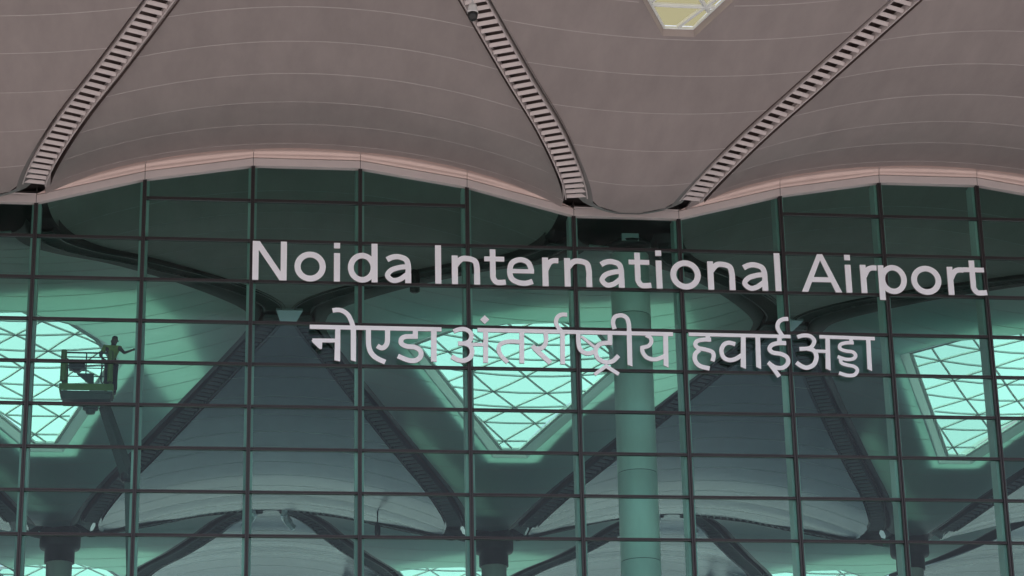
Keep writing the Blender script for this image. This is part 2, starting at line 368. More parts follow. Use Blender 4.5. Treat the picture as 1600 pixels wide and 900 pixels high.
def skylight(colx, dy, label, pm, lift=.25):
    P = [(x, y) for x, y in (SKY_POLY if dy >= 0 else POLY_OUT)]
    area = sum(P[i][0]*P[(i+1) % len(P)][1]-P[(i+1) % len(P)][0]*P[i][1] for i in range(len(P)))
    if area < 0: P = P[::-1]
    root = empty('skylight', (colx, 18+dy, 29.5), label, 'skylight', 'triangulated roof skylights')
    Z = lambda x, y: funnel_z(x, y+dy if y+dy <= 36 else y)
    ZT = lambda x, y: (funnel_z(x, y) if dy >= 0 or True else 0)
    zz = lambda x, y: funnel_z(x, y+dy)
    n = len(P)
    # reveal round the opening
    v = []; f = []
    PH = expand(P, .38 if dy >= 0 else .05)
    for (x, y), (hx_, hy_) in zip(P, PH): v += [(colx+hx_, hy_+dy, zz(hx_, hy_)+.0), (colx+x*1.0, y+dy, zz(x, y)+lift)]
    for i in range(n): j = (i+1) % n; f.append((2*i, 2*j, 2*j+1, 2*i+1))
    mesh('reveal', v, f, M['reveal'] if dy >= 0 else M['soffit'], root)
    mb = MB(); mb.tube([(colx+x, y+dy, zz(x, y)+lift-.04) for x, y in P+[P[0]]], .075 if dy >= 0 else .045, 6, False); mb.build('frame', M['bar'], root)
    if dy >= 0:
        far = [i for i in range(n) if P[i][1] > 17.9]; far.sort(key=lambda i: P[i][0])
        v = []; f = []
        PC = expand(P, .8)
        for i in far: x, y = PC[i]; z_ = zz(x, y)+lift+.05; v += [(colx+x, y+dy+.02, z_), (colx+x*1.1+.3, y+dy+8.3, z_+1.75)]
        for k in range(len(far)-1): f.append((2*k, 2*k+2, 2*k+3, 2*k+1))
        mesh('curb', v, f, M['wall'], root)
    # triangle lattice
    a, h = (2.0, 1.75) if dy >= 0 else (1.45, 1.35); bars = {}
    for r in range(-3, 18):
        for c in range(-6, 8):
            for s in (0, 1):
                y_0 = (13.0 if dy >= 0 else 13.35)+r*h
                x_0 = c*a+(r % 2)*a/2-.3
                tri = [(x_0, y_0), (x_0+a, y_0), (x_0+a/2, y_0+h)] if s == 0 else [(x_0+a, y_0), (x_0+1.5*a, y_0+h), (x_0+a/2, y_0+h)]
                pl = tri_clip(tri, P)
                if len(pl) < 3: continue
                A = abs(sum(pl[i][0]*pl[(i+1) % len(pl)][1]-pl[(i+1) % len(pl)][0]*pl[i][1] for i in range(len(pl))))/2
                if A < .03: continue
                mx = sum(p[0] for p in pl)/len(pl); my = sum(p[1] for p in pl)/len(pl)
                vv = [(colx+x, y+dy, zz(x, y)+lift+.02) for x, y in pl]
                mesh('pane', vv, [tuple(range(len(pl)))], pm, root)
                for i in range(3):
                    p, q = tri[i], tri[(i+1) % 3]
                    key = tuple(sorted(((round(p[0], 2), round(p[1], 2)), (round(q[0], 2), round(q[1], 2)))))
                    bars[key] = (p, q)
    for p, q in bars.values():
        N = 24; run = [(p[0]+(q[0]-p[0])*i/N, p[1]+(q[1]-p[1])*i/N) for i in range(N+1)]
        run = [t for t in run if in_poly(t[0], t[1], P)]
        if len(run) > 2:
            mb = MB(); mb.tube([(colx+x, y+dy, zz(x, y)+lift-.03) for x, y in (run[0], run[len(run)//2], run[-1])], .042 if dy >= 0 else .06, 5)
            mb.build('bar', M['bar'], root)
    return root

# slat: unit blade, x = across the strip, tilted so its lower lip faces outwards
def slat_mesh(mt='slat'):
    L, D, T = .272, .30, .022
    v = []
    for x in (-L, L):
        for (y, z) in ((.045, -.04), (-.03, .028), (-.02, .046), (.06, -.024), (.057, -.04)):
            v.append((x, y, z))
    f = [(0,5,6,1),(1,6,7,2),(2,7,8,3),(3,8,9,4),(4,9,5,0),(0,1,2,3,4),(9,8,7,6,5)]
    me = bpy.data.meshes.new('slat'); me.from_pydata(v, [], f); me.materials.append(M[mt]); return me
SLATS = {k: slat_mesh(k) for k in ('slat', 'slat_in', 'slat_dk')}
def ribbon(mb, L, Rr, closed=False):
    v = []; f = []
    for a, b in zip(L, Rr): v += [a, b]
    for i in range(len(L)-1): f.append((2*i, 2*i+1, 2*i+3, 2*i+2))
    mb.add(v, f)
def ladder(cx, side, y0, y1, label, mk='slat', pitch=.30):
    """louvred strip that closes the joint between an arch sheet and a funnel sheet"""
    N = 60; cen = []
    for i in range(N+1):
        Y = y0+(y1-y0)*i/N; u, z = strip(Y); cen.append(Vector((cx+side*u, Y, z)))
    root = empty('louvre_strip', tuple(cen[N//2]), label, 'louvre strip', 'louvred strips along the roof joints')
    fr = []
    for i, p in enumerate(cen):
        t = (cen[min(i+1, N)]-cen[max(i-1, 0)]).normalized()
        a = t.cross(Vector((0, 0, 1))).normalized()          # across, towards +x when t points to +y
        n = a.cross(t).normalized()                          # up
        fr.append((p, t, a, n))
    # dark channel behind
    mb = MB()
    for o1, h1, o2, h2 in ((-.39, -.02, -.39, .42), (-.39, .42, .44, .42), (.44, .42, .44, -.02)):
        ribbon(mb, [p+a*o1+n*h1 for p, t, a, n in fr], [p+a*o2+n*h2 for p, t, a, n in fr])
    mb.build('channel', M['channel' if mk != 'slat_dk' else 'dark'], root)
    for s in (-1, 1):                                        # thin side rails
        mb = MB(); o1, o2 = .285*s, .318*s
        A = [p+a*o1+n*(-.05) for p, t, a, n in fr]; B = [p+a*o2+n*(-.05) for p, t, a, n in fr]
        Cc = [p+a*o2+n*.16 for p, t, a, n in fr]; D = [p+a*o1+n*.16 for p, t, a, n in fr]
        for q, r_ in ((A, B), (B, Cc), (Cc, D), (D, A)): ribbon(mb, q, r_)
        mb.build('rail', M[mk if mk != 'slat_in' else 'slat_dk'], root)
    # slats
    acc = 0; nxt = .12
    for i in range(N):
        seg = (cen[i+1]-cen[i]).length
        while nxt <= acc+seg:
            k = (nxt-acc)/seg; p, t, a, n = fr[i]; p2 = fr[i+1][0]; pos = p.lerp(p2, k)
            o = bpy.data.objects.new('slat', SLATS[mk]); col.objects.link(o); o.parent = root
            ty = t
            m3 = Matrix(((a.x, ty.x, n.x), (a.y, ty.y, n.y), (a.z, ty.z, n.z)))
            o.rotation_euler = m3.to_euler(); o.location = pos-Vector(root.location)+n*.0
            nxt += pitch
        acc += seg
    return root
def rim(root, colx, y0, y1, wf, zf, m, w_out, up_, dense=60, name='edge_gutter'):
    """curved edge lip of a funnel sheet, wrapping up into the joint"""
    # plan outline of the sheet edge, dense where it rounds the tips
    side_ = []
    tipA, tipB = wf(y0) < .3, wf(y1) < .3
    for i in range(dense+1):
        q = i/dense
        if tipA and tipB: t = .5-.5*math.cos(math.pi*q)
        elif tipB: t = 1-(1-q)**2
        elif tipA: t = q*q
        else: t = q
        side_.append(y0+(y1-y0)*t)
    L_ = [Vector((-wf(Y), Y)) for Y in side_]; R_ = [Vector((wf(Y), Y)) for Y in side_]
    paths = [L_+R_[::-1]] if tipB else [L_, R_[::-1]]
    if tipA and tipB: paths = [L_+R_[::-1]+[L_[0]]]
    for path in paths:
        pr = []; N = len(path)
        for i, p in enumerate(path):
            t = path[min(i+1, N-1)]-path[max(i-1, 0)]; t = t.normalized() if t.length > 1e-6 else Vector((0, 1))
            nrm = Vector((-t.y, t.x, 0)); wo_ = w_out(p.y); base = Vector((colx+p.x, p.y, zf(p.x, p.y)))
            pr.append([base+nrm*wo_*math.sin(q)+Vector((0, 0, 1))*up_*(1-math.cos(q)) for q in (0, .35, .7, 1.05, 1.4, 1.57)])
        n = 6; v = [p for r_ in pr for p in r_]; f = [(i*n+k, i*n+k+1, (i+1)*n+k+1, (i+1)*n+k) for i in range(N-1) for k in range(n-1)]
        mb = MB(); mb.add(v, f); mb.build(name, m, root, True)

ARCH_X = [C1-PER, C1, C1+PER, C1+2*PER]
COL_X = [C1-PER/2, C1+PER/2, C1+1.5*PER]
where_a = ['at the far left edge', 'over the left letters', 'over the word Airport', 'beyond the right edge']
where_c = ['at the left edge', 'in the middle, right of the long left arch', 'at the right edge']
# arch sheets (run from outside, over the glass wall, to the first inner node)
A_LAB = ['far left arched soffit sheet outside the photo edge', 'wide arched soffit sheet above the left glass arch, between two louvre strips', 'wide arched soffit sheet above the right glass arch, behind the word Airport', 'arched soffit sheet beyond the right end of the facade']
aw = lambda Y: max(strip(Y)[0]-LW, .05)
for i, cx in enumerate(ARCH_X):
    a_ = soffit('roof_soffit', cx, -13, 17.9, aw, arch_z, A_LAB[i], group='arched roof sheets', seam_phase=-2.3)
    skirt(a_, cx, -5, -1.3)
F_LAB = ['inner arched sheet behind the glass at the far left edge', 'dark inner arched sheet behind the glass, between the left and middle skylights', 'dark inner arched sheet behind the glass, between the middle and right skylights', 'inner arched sheet behind the glass beyond the right edge']
F2_LAB = ['deepest arched sheet beyond the bottom left corner', 'deepest dark sheet at the bottom, below the left pair of horn brackets', 'deepest dark sheet at the bottom, just right of the thick pale column', 'deepest arched sheet beyond the bottom right corner']
for i, cx in enumerate(ARCH_X):
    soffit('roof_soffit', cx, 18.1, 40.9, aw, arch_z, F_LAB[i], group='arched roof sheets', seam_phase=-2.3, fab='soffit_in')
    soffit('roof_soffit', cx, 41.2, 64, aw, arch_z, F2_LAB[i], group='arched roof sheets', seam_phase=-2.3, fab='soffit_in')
B_LAB = ['outer funnel sheet at the upper left corner, left of the first louvre strip', 'outer funnel sheet with rounded tip above the flat trim and a yellowish skylight on top', 'outer funnel sheet beyond the right edge of the picture']
G_LAB = ['inner funnel sheet round the left skylight behind the boom lift basket', 'inner funnel sheet round the middle skylight behind the Hindi letters', 'inner funnel sheet round the right skylight']
H_LAB = ['far pale funnel sheet at the bottom left behind the dark collared column', 'far pale funnel sheet at the bottom middle', 'far pale funnel sheet at the bottom right']
shift = lambda d: [(x, y+d) for x, y in SKY_POLY]
for i, cx in enumerate(COL_X):
    fwB = lambda Y: funnel_w(Y, False); fwG = lambda Y: funnel_w(Y, True)
    b = soffit('roof_soffit', cx, -13, -1.13, fwB, funnel_z, B_LAB[i], group='funnel roof sheets', seam_phase=-2.9, hole=[(x, y-36) for x, y in expand(POLY_OUT, .05)], nx=30)
    rim(b, cx, -13, -1.12, fwB, funnel_z, M['lip'], lambda Y: .09+.42*max(0, min(1, (Y+4.6)/2.6)), .5, 160, 'edge_lip')
    g = soffit('roof_soffit', cx, 1.6, 34.9, fwG, funnel_z, G_LAB[i], group='funnel roof sheets', seam_phase=-2.9, hole=expand(SKY_POLY, .38), nx=30, fab='liner')
    rim(g, cx, 1.6, 34.87, fwG, funnel_z, M['rim'], lambda Y: .42, .42, 160)
    h = soffit('roof_soffit', cx, 37.2, 64, fwG, funnel_z, H_LAB[i], group='funnel roof sheets', seam_phase=-2.9, nx=30, hole=[(x, y+FAR) for x, y in expand(SKY_POLY, .38)], fab='liner')
    rim(h, cx, 37.2, 64, fwG, funnel_z, M['rim'], lambda Y: .42, .42, 120)
skylight(COL_X[0], 0, 'bright triangulated skylight at the left edge, behind the boom lift basket', M['sky_pane'])
skylight(COL_X[1], 0, 'bright triangulated skylight in the middle, left of the pale round column', M['sky_pane'])
skylight(COL_X[2], 0, 'bright triangulated skylight at the right edge below the word Airport', M['sky_pane'])
for i in range(3): skylight(COL_X[i], FAR, ['far skylight glimpsed at the bottom left behind the dark collared column', 'far skylight glimpsed at the bottom edge left of the middle column', 'far skylight glimpsed at the bottom edge, right'][i], M['sky_pane'])
skylight(COL_X[1], -36, 'yellowish skylight in the outer canopy, cut by the top edge of the picture', M['sky_pane_outer'])
skylight(COL_X[0], -36, 'yellowish skylight in the outer canopy, above the top left corner', M['sky_pane_outer'])
skylight(COL_X[2], -36, 'yellowish skylight in the outer canopy, above the top right corner', M['sky_pane_outer'])

# louvred strips
names = [('left', -1), ('right', 1)]
for i, cx in enumerate(ARCH_X):
    an = ['far left', 'left', 'right', 'far right'][i]
    for sn, s in names:
        if (i == 0 and s < 0) or (i == 3 and s > 0): continue
        ladder(cx, s, -12.9, -1.75, f'pale louvred strip outside, on the {sn} edge of the {an} arched soffit')
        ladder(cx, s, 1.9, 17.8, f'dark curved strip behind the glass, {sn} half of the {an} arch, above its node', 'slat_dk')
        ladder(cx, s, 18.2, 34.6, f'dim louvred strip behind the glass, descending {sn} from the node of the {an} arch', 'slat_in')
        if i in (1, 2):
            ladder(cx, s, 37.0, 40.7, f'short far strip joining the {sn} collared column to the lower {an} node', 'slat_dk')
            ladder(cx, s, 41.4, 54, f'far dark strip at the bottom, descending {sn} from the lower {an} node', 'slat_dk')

mb = MB()
for i in range(160):
    x0_ = -20+i*.4; x1_ = x0_+.4; mb.box((x0_, -13.5, 28.6), (x1_, -13.02, 31.6))
o = mb.build('canopy_edge', M['trim']); tag(o, 'pale front edge beam of the canopy, above the top of the picture', 'canopy edge')
# roof nodes (pale cast plates where the strips meet)
for i, cx in enumerate(ARCH_X[1:3]):
    sd_ = ['left', 'right'][i]
    r_ = empty('roof_node', (cx, 18, 30.4), f'pale node plate where the dark strips meet behind the {sd_} part of the sign', 'roof node', 'roof nodes')
    mb = MB(); mb.add([(cx-.42, 17.5, 30.42), (cx+.52, 17.5, 30.42), (cx+.30, 18.7, 30.34), (cx-.22, 18.7, 30.34), (cx-.42, 17.5, 30.50), (cx+.52, 17.5, 30.50), (cx+.30, 18.7, 30.42), (cx-.22, 18.7, 30.42)],
                      [(0,1,2,3),(4,7,6,5),(0,4,5,1),(1,5,6,2),(2,6,7,3),(3,7,4,0)]); mb.build('plate', M['plate'], r_)
    r_ = empty('roof_node', (cx, 41, 29.4), f'pair of pale horn shaped brackets at the far lower node behind the {sd_} bay', 'roof node', 'roof nodes')
    for s in (-1, 1):
        mb = MB(); mb.tube(catmull([(cx+s*.75-.1, 40.6, 29.5), (cx+s*.7-.1, 40.9, 29.15), (cx+s*.95-.1, 41.1, 28.75), (cx+s*1.15-.1, 41.2, 28.6)], 4), [.14]*4+[.2]*4+[.16]*4+[.08], 6)
        mb.build('bracket', M['plate'], r_)

# opaque roof deck above the liner, open a little wider than the skylights
def deck():
    holes = []
    for cx in COL_X:
        for dy in (0, FAR):
            P = [(-5.6, 17.6), (-4.4, 14.0), (-2.2, 11.8), (.4, 11.0), (3.0, 12.2), (4.6, 16.5), (6.2, 28.0), (3.2, 36.2), (-1.6, 36.2), (-5.2, 27.0)]
            holes.append([(cx+x, min(y+dy, 64.2)) for x, y in P])
    ring_ = [(-47, -.6), (71, -.6), (71, 65), (-47, 65)]
    pts = [Vector(p) for p in ring_]; ed = [(0, 1), (1, 2), (2, 3), (3, 0)]
    for h in holes: n = len(pts); pts += [Vector(p) for p in h]; ed += [(n+i, n+(i+1) % len(h)) for i in range(len(h))]
    r = delaunay_2d_cdt(pts, ed, [], 0, 1e-5); v = r[0]; fs = []
    for f in r[2]:
        mx = sum(v[i].x for i in f)/3; my = sum(v[i].y for i in f)/3
        if not any(in_poly(mx, my, h) for h in holes): fs.append(tuple(f))
    return mesh('roof_deck', [(p.x, p.y, 30.8) for p in v], fs, M['dark'])
o = deck(); tag(o, 'dark roof deck above the soffit sheets, open over the skylights', 'roof deck')
mb = MB(); mb.box((-47, -.62, 29.12), (71, -.55, 30.78))
for cx in COL_X: mb.box((cx-1.7, -.61, 27.76), (cx+1.7, -.56, 29.119))
o = mb.build('roof_bulkhead', M['dark']); tag(o, 'dark bulkhead hidden above the trim, between soffit and roof deck', 'bulkhead')
mb = MB(); mb.box((-47, 64.3, 28.6), (71, 65, 30.78)); o = mb.build('roof_edge', M['wall']); tag(o, 'grey edge beam closing the far end of the roof', 'roof edge')
# closing plates over the column heads
for i, cx in enumerate(COL_X):
    for y, nm in ((0, 'the head of the glass wall'), (36, 'the far dark column')):
        mb = MB(); mb.box((cx-1.9, y-3.0, 27.66), (cx+1.9, y+(4.3 if y == 0 else 2.4), 27.74))
        o = mb.build('closing_plate', M['dark']); tag(o, 'dark closing plate over '+nm+', '+['left', 'middle', 'right'][i]+' bay', 'roof plate', 'roof closing plates')
# ------------------------------------------------------------------ columns
def column_near(x, y, label):
    r_ = empty('round_column', (x, y, 0), label, 'column', 'round columns')
    mb = MB(); rad = .565
    for a, b in ((0, 8), (8.01, 13.2), (13.21, 17.6), (17.61, 20.15), (20.16, 24.85), (24.86, 26.75)):
        mb.lathe((x, y, 0), [(rad-.006, a+.003), (rad, a+.010), (rad, b-.010), (rad-.006, b-.003)], 40)
    s_ = mb.build('shaft', M['column'], r_); 
    for p in s_.data.polygons: p.use_smooth = len(p.vertices) == 4
    mb = MB(); mb.lathe((x, y, 0), [(rad-.012, 0), (rad-.012, 26.7)], 40); mb.build('core', M['rim'], r_, True)
    mb = MB(); mb.lathe((x, y, 26.7), [(rad, .0), (rad*.92, .08), (rad*.6, .16), (.3, .2)], 32); mb.build('shoulder', M['column'], r_, True)
    mb = MB(); mb.lathe((x, y, 26.86), [(.35, 0), (.62, .08), (.66, .2), (.45, .34), (.3, .4)], 24); mb.build('collar', M['black'], r_, True)
    mb = MB(); mb.box((x-.3, y-.62, 27.0), (x+.2, y-.45, 27.22)); mb.build('bracket', M['plate'], r_)
    return r_
column_near(COLX+.44, 1.75, 'thick pale green round column just behind the glass, right of the middle skylight')
def column_far(x, y, zt, label):
    r_ = empty('round_column', (x, y, 0), label, 'column', 'round columns')
    mb = MB(); mb.lathe((x, y, 0), [(.53, 0), (.53, zt-1.5)], 32); mb.build('shaft', M['column'], r_, True)
    mb = MB(); mb.lathe((x, y, zt-1.5), [(.62, 0), (.62, .55), (.8, .6), (.84, .7), (.84, 1.35), (.7, 1.5), (.5, 1.6)], 32); mb.build('collar', M['dark'], r_, True)
    for s in (-1, 1):                    # pale steel arms to the strips on either side
        mb = MB(); a = Vector((x+s*.6, y-.5, zt+.3)); b = Vector((x+s*1.35, y-.7, zt-.12))
        mb.tube([a, a.lerp(b, .5)-Vector((0, 0, .02)), b], [.20, .15, .22], 6); mb.build('arm', M['plate'], r_)
    return r_
for i, cx in enumerate(COL_X):
    column_far(cx+.25, 36, 27.2, ['grey column with a dark collar at the bottom left below the boom lift', 'dark collared column at the bottom middle behind the mullion', 'dark collared column at the bottom right'][i])

# ------------------------------------------------------------------ glass facade
XS = [0.0, 2.962, 5.969, 8.989, 12.021, 15.063, 18.098, 21.101, 24.067, 27.0]
XS = [XS[0]-2.98*k for k in (6, 5, 4, 3, 2, 1)]+XS+[XS[-1]+2.97*k for k in (1, 2, 3, 4, 5)]
I0 = 6                            # index of the mullion at x = 0
H, Z0 = 1.2081, 26.263
ZTOP = {0: 27.21, 1: 28.0, 2: 28.5, 3: 28.5, 4: 28.02, 5: 27.22}
def ztop(i): return ZTOP[(i-I0) % 6]
fac = empty('glass_facade', (XS[I0], 0, 0), 'tall green glass curtain wall with dark mullions, under the wavy roof', 'glass facade')
rows = [Z0+2*H, Z0+H]+[Z0-k*H for k in range(0, 12)]
ZLOW = rows[-1]
def line_top(x, i):
    t = (x-XS[i])/(XS[i+1]-XS[i]); return ztop(i)+(ztop(i+1)-ztop(i))*t
mulw = .055
ALL_ROWS = rows
for i in range(len(XS)-1):
    xa, xb = XS[i]+mulw, XS[i+1]-mulw
    rows = ALL_ROWS if (i-I0) % 6 in (1, 2, 3) else ALL_ROWS[2:]   # the end bays have one tall pane under the head
    for k in range(len(rows)):
        zb = rows[k] if k < len(rows) else ZLOW
        zt_ = rows[k-1] if k else 99
        # polygon of the cell below the sloping head
        la, lb = line_top(xa, i)-.02, line_top(xb, i)-.02
        lo = zb+.03
        if max(la, lb) < lo+.05: continue
        hi = zt_-.03
        poly = tri_clip([(xa, lo), (xb, lo), (xb, min(hi, 60)), (xa, min(hi, 60))], [(xa, -5), (xb, -5), (xb, lb), (xa, la)])
        if len(poly) < 3: continue
        n = len(poly); y = .0+random.uniform(-.004, .004); th = .03; tl = random.uniform(-.004, .004)
        v = [(x, y+tl*(z-lo), z) for x, z in poly]
        mesh('pane', v, [tuple(range(n))], M['glass'], fac)
    for k, z in enumerate(rows):         # transoms
        if z > min(line_top(xa, i), line_top(xb, i))+.25: continue
        # clip to where the head is above
        x0, x1 = xa, xb
        if line_top(xa, i) < z+.04 or line_top(xb, i) < z+.04:
            A_, B_ = line_top(xa, i), line_top(xb, i)
            if max(A_, B_) < z+.1: continue
            xc_ = xa+(xb-xa)*(z+.04-A_)/(B_-A_)
            if A_ < B_: x0 = max(xa, xc_)
            else: x1 = min(xb, xc_)
            if x1-x0 < .5: continue
        mb = MB(); mb.box((x0, -.075, z-.036), (x1, .06, z-.006)); mb.box((x0, -.075, z+.006), (x1, .06, z+.036)); mb.box((x0, -.05, z-.0059), (x1, .058, z+.0059))
        mb.build('transom', M['mullion'], fac)
    # large low panes below the view
    mesh('pane', [(xa, 0, .1), (xb, 0, .1), (xb, 0, ZLOW-.04), (xa, 0, ZLOW-.04)], [(0,1,2,3)], M['glass'], fac)
for i in range(len(XS)):
    x = XS[i]; zt_ = ztop(i)+.0
    mb = MB(); mb.box((x-.052, -.11, 0), (x-.012, .05, zt_)); mb.box((x+.012, -.11, 0), (x+.052, .05, zt_)); mb.box((x-.0118, -.07, 0), (x+.0118, .048, zt_-.01))
    mb.build('mullion', M['mullion'], fac)
    mb = MB(); mb.box((x-.12, .07, 0), (x+.12, .58, zt_+.1)); o = mb.build('post', M['post'], fac)
# trim: fascia and cove over the head of the glass
def trim(i):
    flat = (i-I0) % 6 == 5
    r_ = None
    prof = [(.05, .0), (-.13, .0), (-.145, .01), (-.16, .20), (-.16, .212)]
    prof2 = [(-.15, .224), (-.175, .23), (-.185, .245)]
    if not flat:
        prof2 += [(-.19, .28), (-.21, .33), (-.26, .38), (-.35, .415), (-.46, .43)]
    else: prof2 += [(-.185, .26), (-.12, .275), (.05, .28)]
    g = .008
    for nm, pf in (('fascia_panel', prof), ('cove_panel', prof2)):
        N = 8 if nm == 'cove_panel' and not flat else 1; v = []; f = []; xa, xb = XS[i]+g, XS[i+1]-g
        for j in range(N+1):
            x = xa+(xb-xa)*j/N; zl = line_top(x, i)
            # the lip of the cove follows the smooth arch, its foot follows the straight head of each bay
            cxa = min(ARCH_X, key=lambda c: abs(c-(xa+xb)/2)); sm = arch_z(x-cxa, -.46)-.0
            for y, z in pf:
                zz = zl+z
                if nm == 'cove_panel' and not flat:
                    t = max(0, (z-.245)/.185); zz = zl+z*(1-t)+t*(sm-zl+.012) if t else zl+z
                v.append((x, y, zz))
        n = len(pf)
        for j in range(N):
            for k in range(n-1): f.append((j*n+k, j*n+k+1, (j+1)*n+k+1, (j+1)*n+k))
        mesh(nm, v, f, M['cove' if nm == 'cove_panel' and not flat else 'trim'], fac, nm == 'cove_panel')
    # dark backing seen in the joints
    mb = MB(); x = XS[i]; zt_ = ztop(i); mb.box((x-.02, -.12, zt_+.01), (x+.02, .04, zt_+.5)); mb.build('joint_backing', M['dark'], fac)
    if flat:
        mb = MB(); mb.box((XS[i]-.25, -.1, ztop(i)+.285), (XS[i+1]+.25, .9, ztop(i)+.34)); mb.build('head_plate', M['dark'], fac)
for i in range(len(XS)-1): trim(i)

# ------------------------------------------------------------------ lettering
def outline(pts, w, closed=False):
    """segment quads of a constant-width stroke with butt ends and mitred joints; pts 2-D"""
    P = [Vector(p) for p in pts]; n = len(P); off = []
    for i in range(n):
        if closed: a, b = P[i-1], P[(i+1) % n]
        else: a, b = P[max(i-1, 0)], P[min(i+1, n-1)]
        d1 = (P[i]-a) if (P[i]-a).length > 1e-9 else (b-P[i]); d2 = (b-P[i]) if (b-P[i]).length > 1e-9 else (P[i]-a)
        n1 = Vector((-d1.y, d1.x)).normalized(); n2 = Vector((-d2.y, d2.x)).normalized(); m = (n1+n2)
        m = m.normalized() if m.length > 1e-6 else n1
        k = min(1.6, 1/max(.3, m.dot(n1))); ww = (w[i] if isinstance(w, list) else w)/2
        off.append((P[i]+m*ww*k, P[i]-m*ww*k))
    q = []
    for i in range(n if closed else n-1):
        j = (i+1) % n; q.append([off[i][0], off[i][1], off[j][1], off[j][0]])
    return q
def union_mesh(name, quads, to3d, depth, parent):
    verts = []; faces = []
    for q in quads:
        A = sum(q[i].x*q[(i+1) % len(q)].y-q[(i+1) % len(q)].x*q[i].y for i in range(len(q)))
        if A < 0: q = q[::-1]
        n = len(verts); verts += q; faces.append(list(range(n, n+len(q))))
    r = delaunay_2d_cdt(verts, [], faces, 0, 1e-4)
    v2, fs = r[0], [tuple(f) for f, og in zip(r[2], r[5]) if len(og)]
    n = len(v2); front = [to3d(p, 0) for p in v2]; back = [to3d(p, depth) for p in v2]
    edge = {}
    for f in fs:
        for i in range(len(f)):
            e = (f[i], f[(i+1) % len(f)]); k = tuple(sorted(e)); edge.setdefault(k, []).append(e)
    allf = list(fs)+[tuple(i+n for i in reversed(f)) for f in fs]; nf = len(fs)
    sides = [e[0] for e in edge.values() if len(e) == 1]
    allf += [(b, a, a+n, b+n) for a, b in sides]
    me = bpy.data.meshes.new(name); me.from_pydata([tuple(p) for p in front+back], [], allf)
    me.materials.append(M['letter']); me.materials.append(M['letter_side'])
    for k, p in enumerate(me.polygons): p.material_index = 1 if k >= nf else 0
    bm = bmesh.new(); bm.from_mesh(me); bmesh.ops.recalc_face_normals(bm, faces=bm.faces); bm.to_mesh(me); bm.free()
    return link(name, me, None, parent)
CAP, XH, SW = 1.15, .855, .170
def smooth2(pts, n=7, closed=False): return [Vector((p.x, p.y)) for p in catmull([(a, b, 0) for a, b in pts], n, closed)]
def ring(x0, x1, y0, y1, sw):
    cx, cy, rx, ry = (x0+x1)/2, (y0+y1)/2, (x1-x0-sw)/2, (y1-y0-sw)/2
    return outline([(cx+rx*math.cos(t*math.pi/16), cy+ry*math.sin(t*math.pi/16)) for t in range(32)], sw, True)
def glyph(ch, w):
    s = SW; h = s/2; x = XH
    if ch == 'N': return outline([(h, 0), (h, CAP)], s)+outline([(w-h, 0), (w-h, CAP)], s)+[[Vector((0, CAP)), Vector((s*1.15, CAP)), Vector((w, 0)), Vector((w-s*1.15, 0))]]
    if ch == 'A':
        m = w/2; k = s*1.08
        return [[Vector((0, 0)), Vector((k, 0)), Vector((m+k*.42, CAP)), Vector((m-k*.42, CAP))], [Vector((w-k, 0)), Vector((w, 0)), Vector((m+k*.42, CAP)), Vector((m-k*.42, CAP))],
                [Vector((w*.17, .30)), Vector((w*.83, .30)), Vector((w*.78, .45)), Vector((w*.22, .45))]]
    if ch in 'Il': return outline([(h, 0), (h, CAP+.0)], s)
    if ch == 'i': return outline([(w/2, 0), (w/2, x-.01)], s)+[[Vector((w/2-h, CAP-.165)), Vector((w/2+h, CAP-.165)), Vector((w/2+h, CAP)), Vector((w/2-h, CAP))]]
    if ch == 'o': return ring(0, w, -.015, x+.015, s)
    if ch == 'd': return ring(0, w-.03, -.015, x+.015, s*.96)+outline([(w-h, 0), (w-h, CAP)], s)
    if ch == 'p': return ring(.03, w, -.015, x+.015, s*.96)+outline([(h, -.2), (h, x)], s)
    if ch == 'n': return outline([(h, 0), (h, x)], s)+outline(smooth2([(h+.02, x*.66), (w*.33, x*.87), (w*.56, x-h), (w*.82, x*.82), (w-h, x*.58), (w-h, x*.3)]), s*.95)+outline([(w-h, x*.34), (w-h, 0)], s)
    if ch == 'r': return outline([(h, 0), (h, x)], s)+outline(smooth2([(h+.02, x*.58), (w*.45, x*.82), (w*.7, x*.895), (w, x*.895)]), s*.92)
    if ch == 't': return outline(smooth2([(w*.40, x*.4), (w*.41, x*.25), (w*.55, h*1.05), (w*.78, h*.92), (w, h*1.1)]), s*.92)+outline([(w*.40, x+.21), (w*.40, x*.38)], s*.95)+outline([(0, x-h*.9), (w*.95, x-h*.9)], s*.84)
    if ch == 'e': return outline(smooth2([(w*.93, .13), (w*.68, h*.85), (w*.4, h*1.1), (w*.17, x*.24), (h, x*.5), (w*.2, x*.79), (w*.5, x-h*.95), (w*.79, x*.80), (w-h*.9, x*.5)]), s*.9)+outline([(h, x*.50), (w-.01, x*.50)], s*.74)
    if ch == 'a': return outline(smooth2([(w*.09, x*.80), (w*.28, x*.885), (w*.52, x-h*.9), (w*.8, x*.82), (w-h, x*.6), (w-h, x*.3)]), s*.92)+outline([(w-h, x*.34), (w-h, 0)], s)+\
        outline(smooth2([(w-h, x*.565), (w*.6, x*.545), (w*.26, x*.44), (h*.95, x*.25), (w*.3, h*.85), (w*.58, x*.13), (w-h, x*.33)]), s*.86)
YL = -.24
def face3d(p, d): return Vector((p.x, YL+d, p.y))
sign = empty('latin_sign', (6, YL, 25.03), 'pale grey letters reading Noida International Airport, the upper line on the glass', 'sign', 'airport name lettering')
